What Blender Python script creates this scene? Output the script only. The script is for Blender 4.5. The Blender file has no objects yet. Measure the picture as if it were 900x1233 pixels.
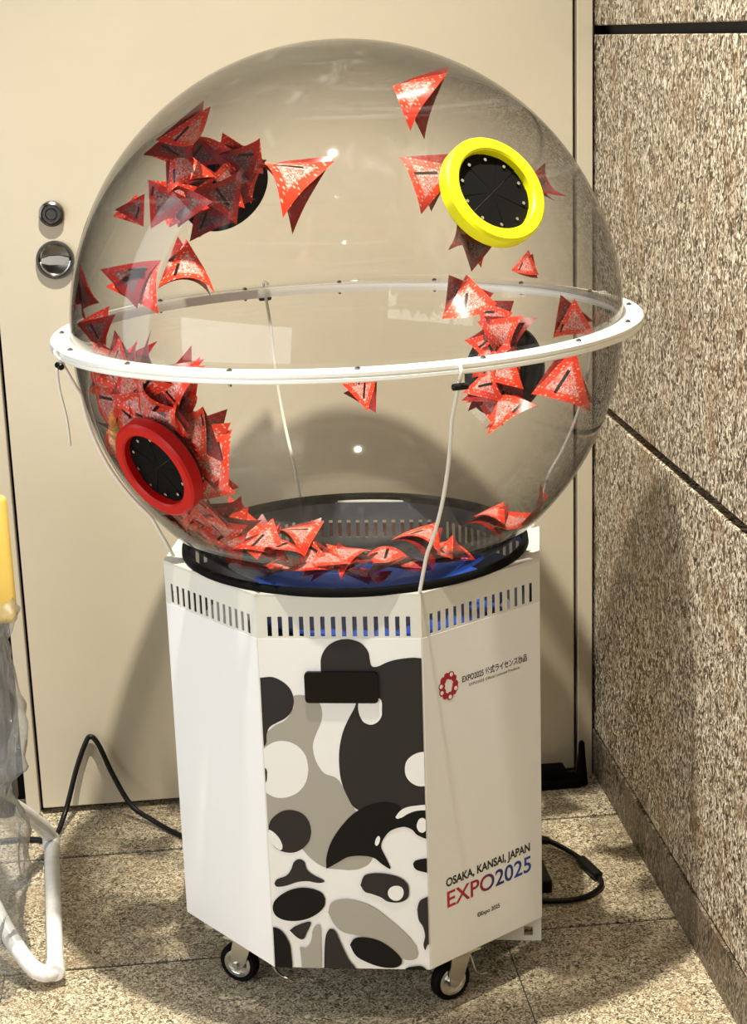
import bpy, bmesh, math, random
from mathutils import Vector, Matrix
random.seed(7)
sc = bpy.context.scene
COL = sc.collection
PI = math.pi
R = math.radians

# ------------------------------------------------------------------ camera
cd = bpy.data.cameras.new('camera'); cam = bpy.data.objects.new('camera', cd); COL.objects.link(cam)
fw = Vector((0.0973, 0.9590, -0.2660)).normalized()
rt = Vector((0.9934, -0.1098, -0.0325)); rt = (rt - fw * rt.dot(fw)).normalized()
up = rt.cross(fw)
m = Matrix((rt, up, -fw)).transposed().to_4x4(); m.translation = (0, 0, 1.65)
cam.matrix_world = m
cd.sensor_fit = 'HORIZONTAL'; cd.sensor_width = 36; cd.lens = 2095.7 * 36 / 900
cd.clip_start = .05
sc.camera = cam

# ------------------------------------------------------------------ light
sc.view_settings.view_transform = 'Standard'; sc.view_settings.look = 'None'
sc.view_settings.gamma = 1; sc.view_settings.use_curve_mapping = False
sc.view_settings.exposure = 0.0
sc.cycles.transparent_max_bounces = 40
sc.cycles.max_bounces = 10
w = bpy.data.worlds.new('lobby'); sc.world = w; w.use_nodes = True
w.node_tree.nodes['Background'].inputs[0].default_value = (1.0, .95, .86, 1)
w.node_tree.nodes['Background'].inputs[1].default_value = .03

def lamp(name, kind, loc, target, energy, color, size=.1, size_y=None, cone=100, blend=.4):
    l = bpy.data.lights.new(name, kind); l.energy = energy; l.color = color
    if kind == 'AREA':
        l.size = size
        if size_y: l.shape = 'RECTANGLE'; l.size_y = size_y
        else: l.shape = 'DISK'
    else:
        l.shadow_soft_size = size
        if kind == 'SPOT': l.spot_size = R(cone); l.spot_blend = blend
    o = bpy.data.objects.new(name, l); COL.objects.link(o); o.location = loc
    o.rotation_euler = (Vector(target) - Vector(loc)).to_track_quat('-Z', 'Y').to_euler()
    return o
# the ceiling downlight in front of the machine throws the shadows; a second one further back, a shop window at the left and an added fill lamp
lamp('downlight', 'SPOT', (.06, 2.11, 4.0), (.15, 2.35, 0), 1000, (1, .94, .79), .045, cone=85, blend=1)
lamp('downlight', 'SPOT', (-.05, -.6, 4.0), (.1, 1.8, 0), 16, (1, .92, .78), .05, cone=120)
lamp('window_and_fill_light', 'AREA', (-2.3, 3.0, 1.8), (.4, 2.8, 1.0), 20, (.86, .94, 1), .7, 2.4)
lamp('window_and_fill_light', 'AREA', (-1.7, 1.1, 1.05), (.2, 2.8, .5), 35, (.97, .99, 1), 2.1, 1.0)  # added unseen fill that brightens the cabinet's left and front panels

# ------------------------------------------------------------------ materials
def mat(name, col, rough=.5, metal=0, spec=.5, emit=None):
    M = bpy.data.materials.new(name); M.use_nodes = True
    b = M.node_tree.nodes['Principled BSDF']
    b.inputs['Base Color'].default_value = (*col, 1); b.inputs['Roughness'].default_value = rough
    b.inputs['Metallic'].default_value = metal; b.inputs['Specular IOR Level'].default_value = spec
    return M
def N(M, t, **kw):
    n = M.node_tree.nodes.new(t)
    for k, v in kw.items(): setattr(n, k, v)
    return n
def L(M, a, b): M.node_tree.links.new(a, b)
def bsdf(M): return M.node_tree.nodes['Principled BSDF']
def ramp(M, fac, stops):
    r = N(M, 'ShaderNodeValToRGB'); e = r.color_ramp.elements
    while len(e) > 1: e.remove(e[-1])
    e[0].position = stops[0][0]; e[0].color = (*stops[0][1], 1)
    for p, c in stops[1:]:
        x = e.new(p); x.color = (*c, 1)
    L(M, fac, r.inputs[0]); return r.outputs[0]
def coords(M, scale=(1, 1, 1), kind='Object', rot=(0, 0, 0)):
    t = N(M, 'ShaderNodeTexCoord'); mp = N(M, 'ShaderNodeMapping')
    mp.inputs['Scale'].default_value = scale; mp.inputs['Rotation'].default_value = rot
    L(M, t.outputs[kind], mp.inputs[0]); return mp.outputs[0]
def noise(M, vec, scale, detail=4, rough=.5, dist=0):
    n = N(M, 'ShaderNodeTexNoise'); n.inputs['Scale'].default_value = scale; n.inputs['Detail'].default_value = detail
    n.inputs['Roughness'].default_value = rough; n.inputs['Distortion'].default_value = dist
    L(M, vec, n.inputs['Vector']); return n.outputs['Fac']
def mixc(M, fac, a, b, mode='MIX'):
    x = N(M, 'ShaderNodeMix', data_type='RGBA', blend_type=mode)
    if isinstance(fac, (int, float)): x.inputs[0].default_value = fac
    else: L(M, fac, x.inputs[0])
    for i, v in ((6, a), (7, b)):
        if isinstance(v, tuple): x.inputs[i].default_value = (*v, 1)
        else: L(M, v, x.inputs[i])
    return x.outputs[2]
def bump(M, h, strength=.2, dist=.002):
    b = N(M, 'ShaderNodeBump'); b.inputs['Strength'].default_value = strength; b.inputs['Distance'].default_value = dist
    L(M, h, b.inputs['Height']); L(M, b.outputs[0], bsdf(M).inputs['Normal'])
def gloss_mix(M, col, rough, schlick0=.04): pass

def granite(name, scale, stretch, stops, tint, bump_s):
    M = mat(name, (.5, .5, .5), .45, spec=.35)
    geo = N(M, 'ShaderNodeNewGeometry'); mp = N(M, 'ShaderNodeMapping'); mp.inputs['Scale'].default_value = stretch
    L(M, geo.outputs['Position'], mp.inputs[0]); v = mp.outputs[0]
    n1 = noise(M, v, scale, 3, .62, 1.9)
    c = ramp(M, n1, stops)
    n2 = noise(M, v, scale * .12, 3, .6, .5)
    c2 = mixc(M, ramp(M, n2, [(.5, (0, 0, 0)), (.72, (.55, .55, .55))]), c, tint)
    L(M, c2, bsdf(M).inputs['Base Color']); bump(M, n1, bump_s, .003)
    return M
M_granite = granite('speckled_granite', 84, (1, 1.1, .70),
    [(.385, (.022, .015, .009)), (.455, (.12, .088, .056)), (.505, (.30, .235, .16)), (.55, (.66, .56, .42)), (.61, (.92, .84, .70))], (.26, .15, .065), .4)
M_granite_shaded = granite('speckled_granite_shaded', 85, (1, 1.15, .62),  # same stone for the baseboard, its shadow put into darker stops
    [(.38, (.018, .013, .009)), (.46, (.065, .048, .032)), (.52, (.14, .108, .075)), (.60, (.34, .28, .21))], (.18, .12, .07), .25)
M_floor = granite('floor_granite', 120, (1, 1, 1),
    [(.37, (.045, .034, .020)), (.45, (.20, .155, .098)), (.51, (.42, .35, .24)), (.57, (.74, .65, .475))], (.36, .26, .15), .2)
M_joint = mat('dark_joint', (.028, .026, .022), .8)
M_door = mat('door_paint', (.60, .53, .41), .42)
_v = coords(M_door); _n = noise(M_door, _v, 2.2, 6, .65); _s = noise(M_door, coords(M_door, (9, 9, 26)), 1.6, 8, .8)
L(M_door, mixc(M_door, ramp(M_door, _s, [(.66, (0, 0, 0)), (.8, (.35, .35, .35))]),
    ramp(M_door, _n, [(.3, (.575, .507, .392)), (.7, (.625, .552, .43))]), (.44, .37, .27)), bsdf(M_door).inputs['Base Color'])
M_black = mat('black_void', (.004, .004, .004), .9, spec=.1)
M_chrome = mat('steel', (.62, .61, .58), .22, 1)
M_dsteel = mat('dark_steel', (.16, .15, .14), .28, 1)
M_white = mat('white_film', (.90, .90, .90), .38)
M_cream = mat('cream_painted_metal', (.74, .735, .67), .42)
M_ring = mat('milky_acrylic', (.88, .865, .80), .25)
M_cord = mat('white_cord', (.84, .81, .73), .6)
M_blkplastic = mat('black_plastic', (.005, .005, .006), .35, spec=.25)
M_blkgloss = mat('black_gloss', (.002, .002, .002), .2, spec=.25)
M_rubber = mat('black_rubber', (.005, .005, .005), .7, spec=.08)
M_yellow = mat('yellow_plastic', (.90, .86, .006), .38)
M_red = mat('red_plastic', (.52, .004, .003), .4, spec=.3)
M_blue = mat('blue_plate', (.012, .06, .36), .4)
M_inside = mat('grey_lining', (.11, .115, .135), .5)
M_p = {'dark': mat('print_charcoal', (.026, .023, .022), .5, spec=.25), 'black': mat('print_black', (.004, .004, .004), .5, spec=.2),
       'gray': mat('print_warm_grey', (.40, .375, .325), .45), 'white': mat('print_white', (.90, .90, .90), .38)}
M_redink = mat('red_ink', (.42, .01, .02), .5)
M_ink = mat('black_ink', (.015, .012, .012), .5)
M_grayink = mat('grey_ink', (.13, .12, .11), .5)
M_orangewood = mat('yellow_panel', (.80, .55, .12), .4)
M_tube = mat('white_tube', (.80, .80, .79), .3)
_n = noise(M_tube, coords(M_tube), 30, 5, .7)
L(M_tube, ramp(M_tube, _n, [(.30, (.66, .65, .63)), (.50, (.82, .82, .81))]), bsdf(M_tube).inputs['Base Color'])

def clear(name, tint, edge, f0, power, rough, haze=0.0):
    # thin clear sheet: passes light, tinted more at grazing angles, mirrors by a Schlick curve
    M = bpy.data.materials.new(name); M.use_nodes = True; nt = M.node_tree; nt.nodes.clear()
    out = N(M, 'ShaderNodeOutputMaterial'); lw = N(M, 'ShaderNodeLayerWeight'); lw.inputs['Blend'].default_value = .5
    pw = N(M, 'ShaderNodeMath', operation='POWER'); pw.inputs[1].default_value = power
    L(M, lw.outputs['Facing'], pw.inputs[0])
    ma = N(M, 'ShaderNodeMath', operation='MULTIPLY_ADD'); ma.inputs[1].default_value = .75 - f0; ma.inputs[2].default_value = f0
    L(M, pw.outputs[0], ma.inputs[0])
    tc = mixc(M, ramp(M, lw.outputs['Facing'], edge), (0, 0, 0), tint)
    tr = N(M, 'ShaderNodeBsdfTransparent'); L(M, tc, tr.inputs[0])
    gl = N(M, 'ShaderNodeBsdfGlossy'); gl.inputs['Roughness'].default_value = rough
    mx = N(M, 'ShaderNodeMixShader'); L(M, ma.outputs[0], mx.inputs[0]); L(M, tr.outputs[0], mx.inputs[1]); L(M, gl.outputs[0], mx.inputs[2])
    last = mx.outputs[0]
    if haze:
        df = N(M, 'ShaderNodeBsdfDiffuse'); df.inputs[0].default_value = (.8, .8, .8, 1)
        m2 = N(M, 'ShaderNodeMixShader'); m2.inputs[0].default_value = haze
        L(M, last, m2.inputs[1]); L(M, df.outputs[0], m2.inputs[2]); last = m2.outputs[0]
    L(M, last, out.inputs[0]); return M
M_dome = clear('clear_acrylic', (.995, .993, .988), [(0, (1, 1, 1)), (.2, (.985, .984, .98)), (.4, (.89, .882, .868)), (.62, (.80, .79, .765)), (1, (.64, .62, .59))], .018, 4.5, .03, .001)
def streaks(M, fac0, fac1):
    # painted reflections mixed with dust: rings round the crown and runs down the sides, as a varying amount of diffuse haze
    v1 = noise(M, coords(M, (1.2, 1.2, 34)), 1.0, 4, .7, .4); v2 = noise(M, coords(M, (16, 16, 1.6)), 1.0, 4, .7, .5)
    mx = N(M, 'ShaderNodeMath', operation='MAXIMUM')
    for k, v in enumerate((v1, v2)):
        r = N(M, 'ShaderNodeMapRange'); r.inputs['From Min'].default_value = .58; r.inputs['From Max'].default_value = .80
        r.inputs['To Min'].default_value = fac0; r.inputs['To Max'].default_value = fac1; L(M, v, r.inputs['Value']); L(M, r.outputs[0], mx.inputs[k])
    for nd in M.node_tree.nodes:
        if nd.type == 'MIX_SHADER' and nd.inputs[2].links and nd.inputs[2].links[0].from_node.type == 'BSDF_DIFFUSE': L(M, mx.outputs[0], nd.inputs[0])
streaks(M_dome, .001, .05)
M_bag = clear('clear_plastic_sheet', (.93, .935, .94), [(0, (1, 1, 1)), (.6, (.9, .9, .9)), (1, (.55, .55, .55))], .12, 2.2, .10, .045)
_t = N(M_bag, 'ShaderNodeBump'); _t.inputs['Strength'].default_value = .7; _t.inputs['Distance'].default_value = .012
L(M_bag, noise(M_bag, coords(M_bag, (1, 1, .5)), 26, 5, .65, 2.0), _t.inputs['Height'])
for nd in M_bag.node_tree.nodes:
    if nd.type == 'BSDF_GLOSSY': L(M_bag, _t.outputs[0], nd.inputs['Normal'])

# ticket print: red border with pale dots, white and red pattern inside, a bar painted as the fold's dark gap; darker back, partly painted shade
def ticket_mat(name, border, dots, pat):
    M = mat(name, border, .34)
    uv = N(M, 'ShaderNodeUVMap'); sp = N(M, 'ShaderNodeSeparateXYZ'); L(M, uv.outputs[0], sp.inputs[0])
    def mth(op, a, b=None):
        n = N(M, 'ShaderNodeMath', operation=op)
        for i, v in enumerate((a, b)):
            if v is None: continue
            if isinstance(v, (int, float)): n.inputs[i].default_value = v
            else: L(M, v, n.inputs[i])
        return n.outputs[0]
    u, v = sp.outputs[0], sp.outputs[1]
    wv = mth('SUBTRACT', mth('SUBTRACT', 1.0, u), v)
    mn = mth('MINIMUM', mth('MINIMUM', u, v), wv)
    vo = N(M, 'ShaderNodeTexVoronoi'); vo.inputs['Scale'].default_value = 13; vo.inputs['Randomness'].default_value = .35; L(M, uv.outputs[0], vo.inputs['Vector'])
    red = ramp(M, vo.outputs['Distance'], [(.16, dots), (.30, border)])
    nz = noise(M, uv.outputs[0], 24, 3, .7, 1.5)
    pc = ramp(M, nz, [(.40, pat[0]), (.49, pat[1]), (.57, pat[2]), (.67, pat[3])])
    c = mixc(M, ramp(M, mn, [(.125, (0, 0, 0)), (.150, (1, 1, 1))]), red, pc)
    rd = N(M, 'ShaderNodeObjectInfo').outputs['Random']; c0 = mth('ADD', mth('MULTIPLY', rd, .26), .13)
    bar = mth('MULTIPLY', mth('LESS_THAN', mth('ABSOLUTE', mth('SUBTRACT', mth('ADD', u, mth('MULTIPLY', v, .25)), c0)), .028), mth('MULTIPLY', mth('GREATER_THAN', v, .10), mth('LESS_THAN', v, mth('ADD', mth('MULTIPLY', rd, .3), .30))))  # dark slit painted where the fold opens in shade
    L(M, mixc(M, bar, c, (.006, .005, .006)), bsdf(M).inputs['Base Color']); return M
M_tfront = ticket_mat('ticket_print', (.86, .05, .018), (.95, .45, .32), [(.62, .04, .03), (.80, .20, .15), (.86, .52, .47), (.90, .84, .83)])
M_tback_shaded = ticket_mat('ticket_back_shaded_print', (.27, .012, .010), (.38, .06, .05), [(.16, .01, .01), (.05, .02, .02), (.20, .12, .12), (.34, .26, .27)])  # dark red back, with the upper left rear cluster's shade painted in

# ------------------------------------------------------------------ mesh helpers
def tag(o, label, cat, group=None, kind=None):
    if label: o['label'] = label
    if cat: o['category'] = cat
    if group: o['group'] = group
    if kind: o['kind'] = kind
    return o
def empty(name, loc=(0, 0, 0), rz=0, parent=None):
    o = bpy.data.objects.new(name, None); COL.objects.link(o); o.location = loc; o.rotation_euler = (0, 0, rz); o.parent = parent
    o.empty_display_size = .05
    return o
def obj(name, bm, mats, parent=None, smooth=False, loc=None, rot=None, kind=None, label=None, autosmooth=None):
    bmesh.ops.recalc_face_normals(bm, faces=bm.faces[:])
    me = bpy.data.meshes.new(name); bm.to_mesh(me); bm.free()
    for M in (mats if isinstance(mats, (list, tuple)) else [mats]): me.materials.append(M)
    if smooth:
        for p in me.polygons: p.use_smooth = True
        if autosmooth: me.set_sharp_from_angle(angle=R(autosmooth))
    o = bpy.data.objects.new(name, me); COL.objects.link(o); o.parent = parent
    if loc: o.location = loc
    if rot: o.rotation_euler = rot
    if kind: o['kind'] = kind
    if label: o['label'] = label
    return o
def inst(o, loc, rz=None, parent=None):
    c = o.copy(); COL.objects.link(c); c.location = loc
    if rz is not None: c.rotation_euler = (0, 0, rz)
    if parent is not None: c.parent = parent
    return c
def box(bm, lo, hi, bevel=0, seg=2):
    vs = [bm.verts.new((x, y, z)) for x in (lo[0], hi[0]) for y in (lo[1], hi[1]) for z in (lo[2], hi[2])]
    idx = [(0, 1, 3, 2), (4, 6, 7, 5), (0, 4, 5, 1), (2, 3, 7, 6), (0, 2, 6, 4), (1, 5, 7, 3)]
    fs = [bm.faces.new([vs[i] for i in f]) for f in idx]
    if bevel:
        es = list({e for f in fs for e in f.edges})
        bmesh.ops.bevel(bm, geom=es, offset=bevel, segments=seg, profile=.5, affect='EDGES')
    return bm
def new(): return bmesh.new()
def bx(lo, hi, bevel=0, seg=2): return box(new(), lo, hi, bevel, seg)
def lathe(bm, prof, n=48, M4=None, closed=False):
    rings = []
    for r, z in prof:
        if r < 1e-6: rings.append([bm.verts.new((0, 0, z))])
        else: rings.append([bm.verts.new((r * math.cos(2 * PI * k / n), r * math.sin(2 * PI * k / n), z)) for k in range(n)])
    vs = [v for r in rings for v in r]
    pairs = list(zip(rings[:-1], rings[1:])) + ([(rings[-1], rings[0])] if closed else [])
    for a, b in pairs:
        for k in range(n):
            j = (k + 1) % n
            if len(a) == 1 and len(b) == 1: continue
            if len(a) == 1: bm.faces.new((a[0], b[k], b[j]))
            elif len(b) == 1: bm.faces.new((a[k], a[j], b[0]))
            else: bm.faces.new((a[k], a[j], b[j], b[k]))
    if M4 is not None:
        for v in vs: v.co = M4 @ v.co
    return bm
def frame_z(n, origin=(0, 0, 0), hint=(0, 0, 1)):
    z = Vector(n).normalized(); h = Vector(hint)
    if abs(z.dot(h)) > .98: h = Vector((1, 0, 0))
    x = h.cross(z).normalized(); y = z.cross(x)
    M = Matrix((x, y, z)).transposed().to_4x4(); M.translation = origin
    return M
def smooth_path(pts, sub=8):
    P = [Vector(p) for p in pts]; out = []
    for i in range(len(P) - 1):
        p0 = P[max(i - 1, 0)]; p1 = P[i]; p2 = P[i + 1]; p3 = P[min(i + 2, len(P) - 1)]
        for k in range(sub):
            t = k / sub
            out.append(.5 * ((2 * p1) + (p2 - p0) * t + (2 * p0 - 5 * p1 + 4 * p2 - p3) * t * t + (3 * p1 - p0 - 3 * p2 + p3) * t ** 3))
    out.append(P[-1]); return out
def tube(bm, pts, r, n=10, caps=True):
    P = [Vector(p) for p in pts]; rings = []; prev = None
    for i, p in enumerate(P):
        t = (P[min(i + 1, len(P) - 1)] - P[max(i - 1, 0)]).normalized()
        if prev is None:
            a = Vector((0, 0, 1)) if abs(t.z) < .9 else Vector((1, 0, 0))
            x = a.cross(t).normalized()
        else: x = (prev - t * prev.dot(t)).normalized()
        prev = x; y = t.cross(x); rr = r(i / (len(P) - 1)) if callable(r) else r
        rings.append([bm.verts.new(p + x * rr * math.cos(2 * PI * k / n) + y * rr * math.sin(2 * PI * k / n)) for k in range(n)])
    for a, b in zip(rings[:-1], rings[1:]):
        for k in range(n): bm.faces.new((a[k], a[(k + 1) % n], b[(k + 1) % n], b[k]))
    if caps: bm.faces.new(rings[0][::-1]); bm.faces.new(rings[-1])
    return bm
def cyl(bm, p, q, r, n=16, bev=0):
    p, q = Vector(p), Vector(q); h = (q - p).length
    prof = [(0, 0), (r - bev, 0), (r, bev), (r, h - bev), (r - bev, h), (0, h)] if bev else [(0, 0), (r, 0), (r, h), (0, h)]
    return lathe(bm, prof, n, frame_z(q - p, p))
def prism(bm, outline, z0, z1):
    a = [bm.verts.new((x, y, z0)) for x, y in outline]; b = [bm.verts.new((x, y, z1)) for x, y in outline]
    n = len(outline); bm.faces.new(a[::-1]); bm.faces.new(b)
    for k in range(n): bm.faces.new((a[k], a[(k + 1) % n], b[(k + 1) % n], b[k]))
    return bm
def cell_panel(xs, zs, holes, t):
    # flat sheet in x and z, thickness t behind y = 0, rectangular openings left out
    bm = new(); vf = {}; vb = {}
    for i, x in enumerate(xs):
        for k, z in enumerate(zs): vf[i, k] = bm.verts.new((x, 0, z)); vb[i, k] = bm.verts.new((x, t, z))
    fill = {(i, k) for i in range(len(xs) - 1) for k in range(len(zs) - 1) if (i, k) not in holes}
    for i, k in fill:
        bm.faces.new((vf[i, k], vf[i + 1, k], vf[i + 1, k + 1], vf[i, k + 1]))
        bm.faces.new((vb[i, k], vb[i, k + 1], vb[i + 1, k + 1], vb[i + 1, k]))
        for (di, dk), (p, q) in {(-1, 0): ((i, k), (i, k + 1)), (1, 0): ((i + 1, k), (i + 1, k + 1)), (0, -1): ((i, k), (i + 1, k)), (0, 1): ((i, k + 1), (i + 1, k + 1))}.items():
            if (i + di, k + dk) not in fill: bm.faces.new((vf[p], vf[q], vb[q], vb[p]))
    return bm

# print outlines on the front panel, millimetres in the panel plane; then the tickets: label, group, place, facing, turn, size, fold, back out
BLOBS = [
    ('gray', [(-149,524),(-124,540),(-112,550),(-94,560),(-80,582),(-79,602),(-55,602),(-39,593),(-33,576),(-35,557),(-43,538),(-50,519),(-50,499),(-44,480),(-33,464),(-9,451),(17,396),(49,357),(41,308),(23,292),(4,288),(-14,289),(-35,291),(-50,298),(-65,311),(-77,326),(-103,355),(-156,388)]),
    ('white', [(-60,471),(-65,449),(-78,431),(-97,421),(-117,420),(-134,430),(-146,448),(-149,471),(-144,493),(-130,511),(-112,521),(-92,521),(-75,512),(-63,494)]),
    ('dark', [(-143,634),(-131,634),(-113,635),(-96,627),(-84,614),(-79,595),(-83,576),(-94,563),(-108,555),(-121,547),(-127,534),(-130,515),(-150,511)]),
    ('dark', [(-151,478),(-132,473),(-130,460),(-134,446),(-153,443)]),
    ('dark', [(153,668),(135,668),(118,669),(94,666),(77,661),(65,655),(56,653),(51,656),(49,667),(47,679),(38,692),(25,699),(10,701),(-7,697),(-21,687),(-30,671),(-32,654),(-29,636),(-8,614),(21,595),(21,582),(11,563),(0,538),(-7,506),(-8,474),(-5,448),(4,422),(17,401),(50,391),(86,390),(110,391),(146,391)]),
    ('white', [(161,474),(158,460),(149,450),(137,444),(123,443),(111,449),(103,460),(101,473),(104,487),(113,497),(125,503),(138,504),(150,498),(159,487)]),
    ('white', [(29,598),(63,598),(66,576),(64,564),(56,555),(46,552),(35,557),(29,569),(27,582)]),
    ('dark', [(-60,359),(-64,342),(-75,328),(-90,320),(-106,320),(-121,327),(-130,341),(-133,358),(-129,376),(-118,389),(-103,397),(-87,397),(-72,390),(-63,376)]),
    ('white', [(-132,362),(-124,357),(-115,346),(-110,332),(-113,324),(-122,329),(-133,345)]),
    ('black', [(-37,290),(-36,313),(-27,340),(-11,366),(11,391),(36,407),(60,414),(81,412),(92,405),(92,390),(110,394),(146,397),(145,349),(121,353),(110,364),(97,369),(80,365),(67,355),(57,334),(65,312),(72,292),(59,299),(45,311),(27,315),(2,313),(-16,303)]),
    ('white', [(83,387),(90,397),(100,404),(117,408),(147,410),(147,401),(120,399),(104,393),(95,387),(86,384)]),
    ('white', [(55,342),(53,337),(50,334),(48,335),(47,338),(48,344),(50,349),(53,352),(55,351),(56,347)]),
    ('white', [(136,373),(135,366),(131,361),(127,359),(122,361),(119,366),(118,372),(120,379),(123,384),(128,386),(132,384),(135,379)]),
    ('black', [(110,302),(117,309),(144,311),(144,286),(123,288),(113,293)]),
    ('dark', [(-127,262),(-122,270),(-106,277),(-97,289),(-92,302),(-83,308),(-74,303),(-70,289),(-60,279),(-45,271),(-42,266),(-52,264),(-70,267),(-88,265),(-107,258),(-123,256)]),
    ('black', [(-41,235),(-43,221),(-55,207),(-72,197),(-92,192),(-112,193),(-126,200),(-132,212),(-130,226),(-119,239),(-101,250),(-81,255),(-62,253),(-47,246)]),
    ('dark', [(-105,174),(-95,182),(-79,189),(-69,191),(-68,185),(-75,171),(-79,161),(-85,157),(-94,162)]),
    ('gray', [(-37,209),(-32,226),(-16,234),(8,233),(39,221),(68,197),(98,167),(112,144),(112,127),(100,121),(82,126),(61,139),(40,156),(12,166),(-12,172),(-27,186)]),
    ('dark', [(20,261),(27,279),(44,284),(65,283),(86,277),(99,266),(102,253),(99,238),(85,230),(66,231),(54,239),(39,245),(27,249)]),
    ('white', [(93,248),(91,241),(86,235),(79,233),(73,235),(68,240),(66,247),(68,254),(73,259),(80,261),(87,260),(92,255)]),
    ('dark', [(115,218),(119,232),(128,239),(149,243),(147,165),(131,151),(127,141),(124,151),(127,168),(124,185),(117,198)]),
    ('black', [(-148,183),(-132,180),(-120,174),(-109,157),(-104,133),(-108,84),(-153,84)]),
    ('gray', [(-89,143),(-78,142),(-69,154),(-65,175),(-58,186),(-52,182),(-52,154),(-57,86),(-84,85),(-87,123)]),
    ('dark', [(-49,86),(-46,141),(-42,168),(-34,179),(-25,172),(-16,148),(-5,121),(13,87)]),
    ('black', [(-2,149),(6,161),(21,164),(43,160),(64,148),(82,130),(86,116),(75,107),(53,107),(29,115),(8,128)]),
    ('black', [(83,95),(93,106),(106,110),(121,110),(132,96),(114,82)]),
]
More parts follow.
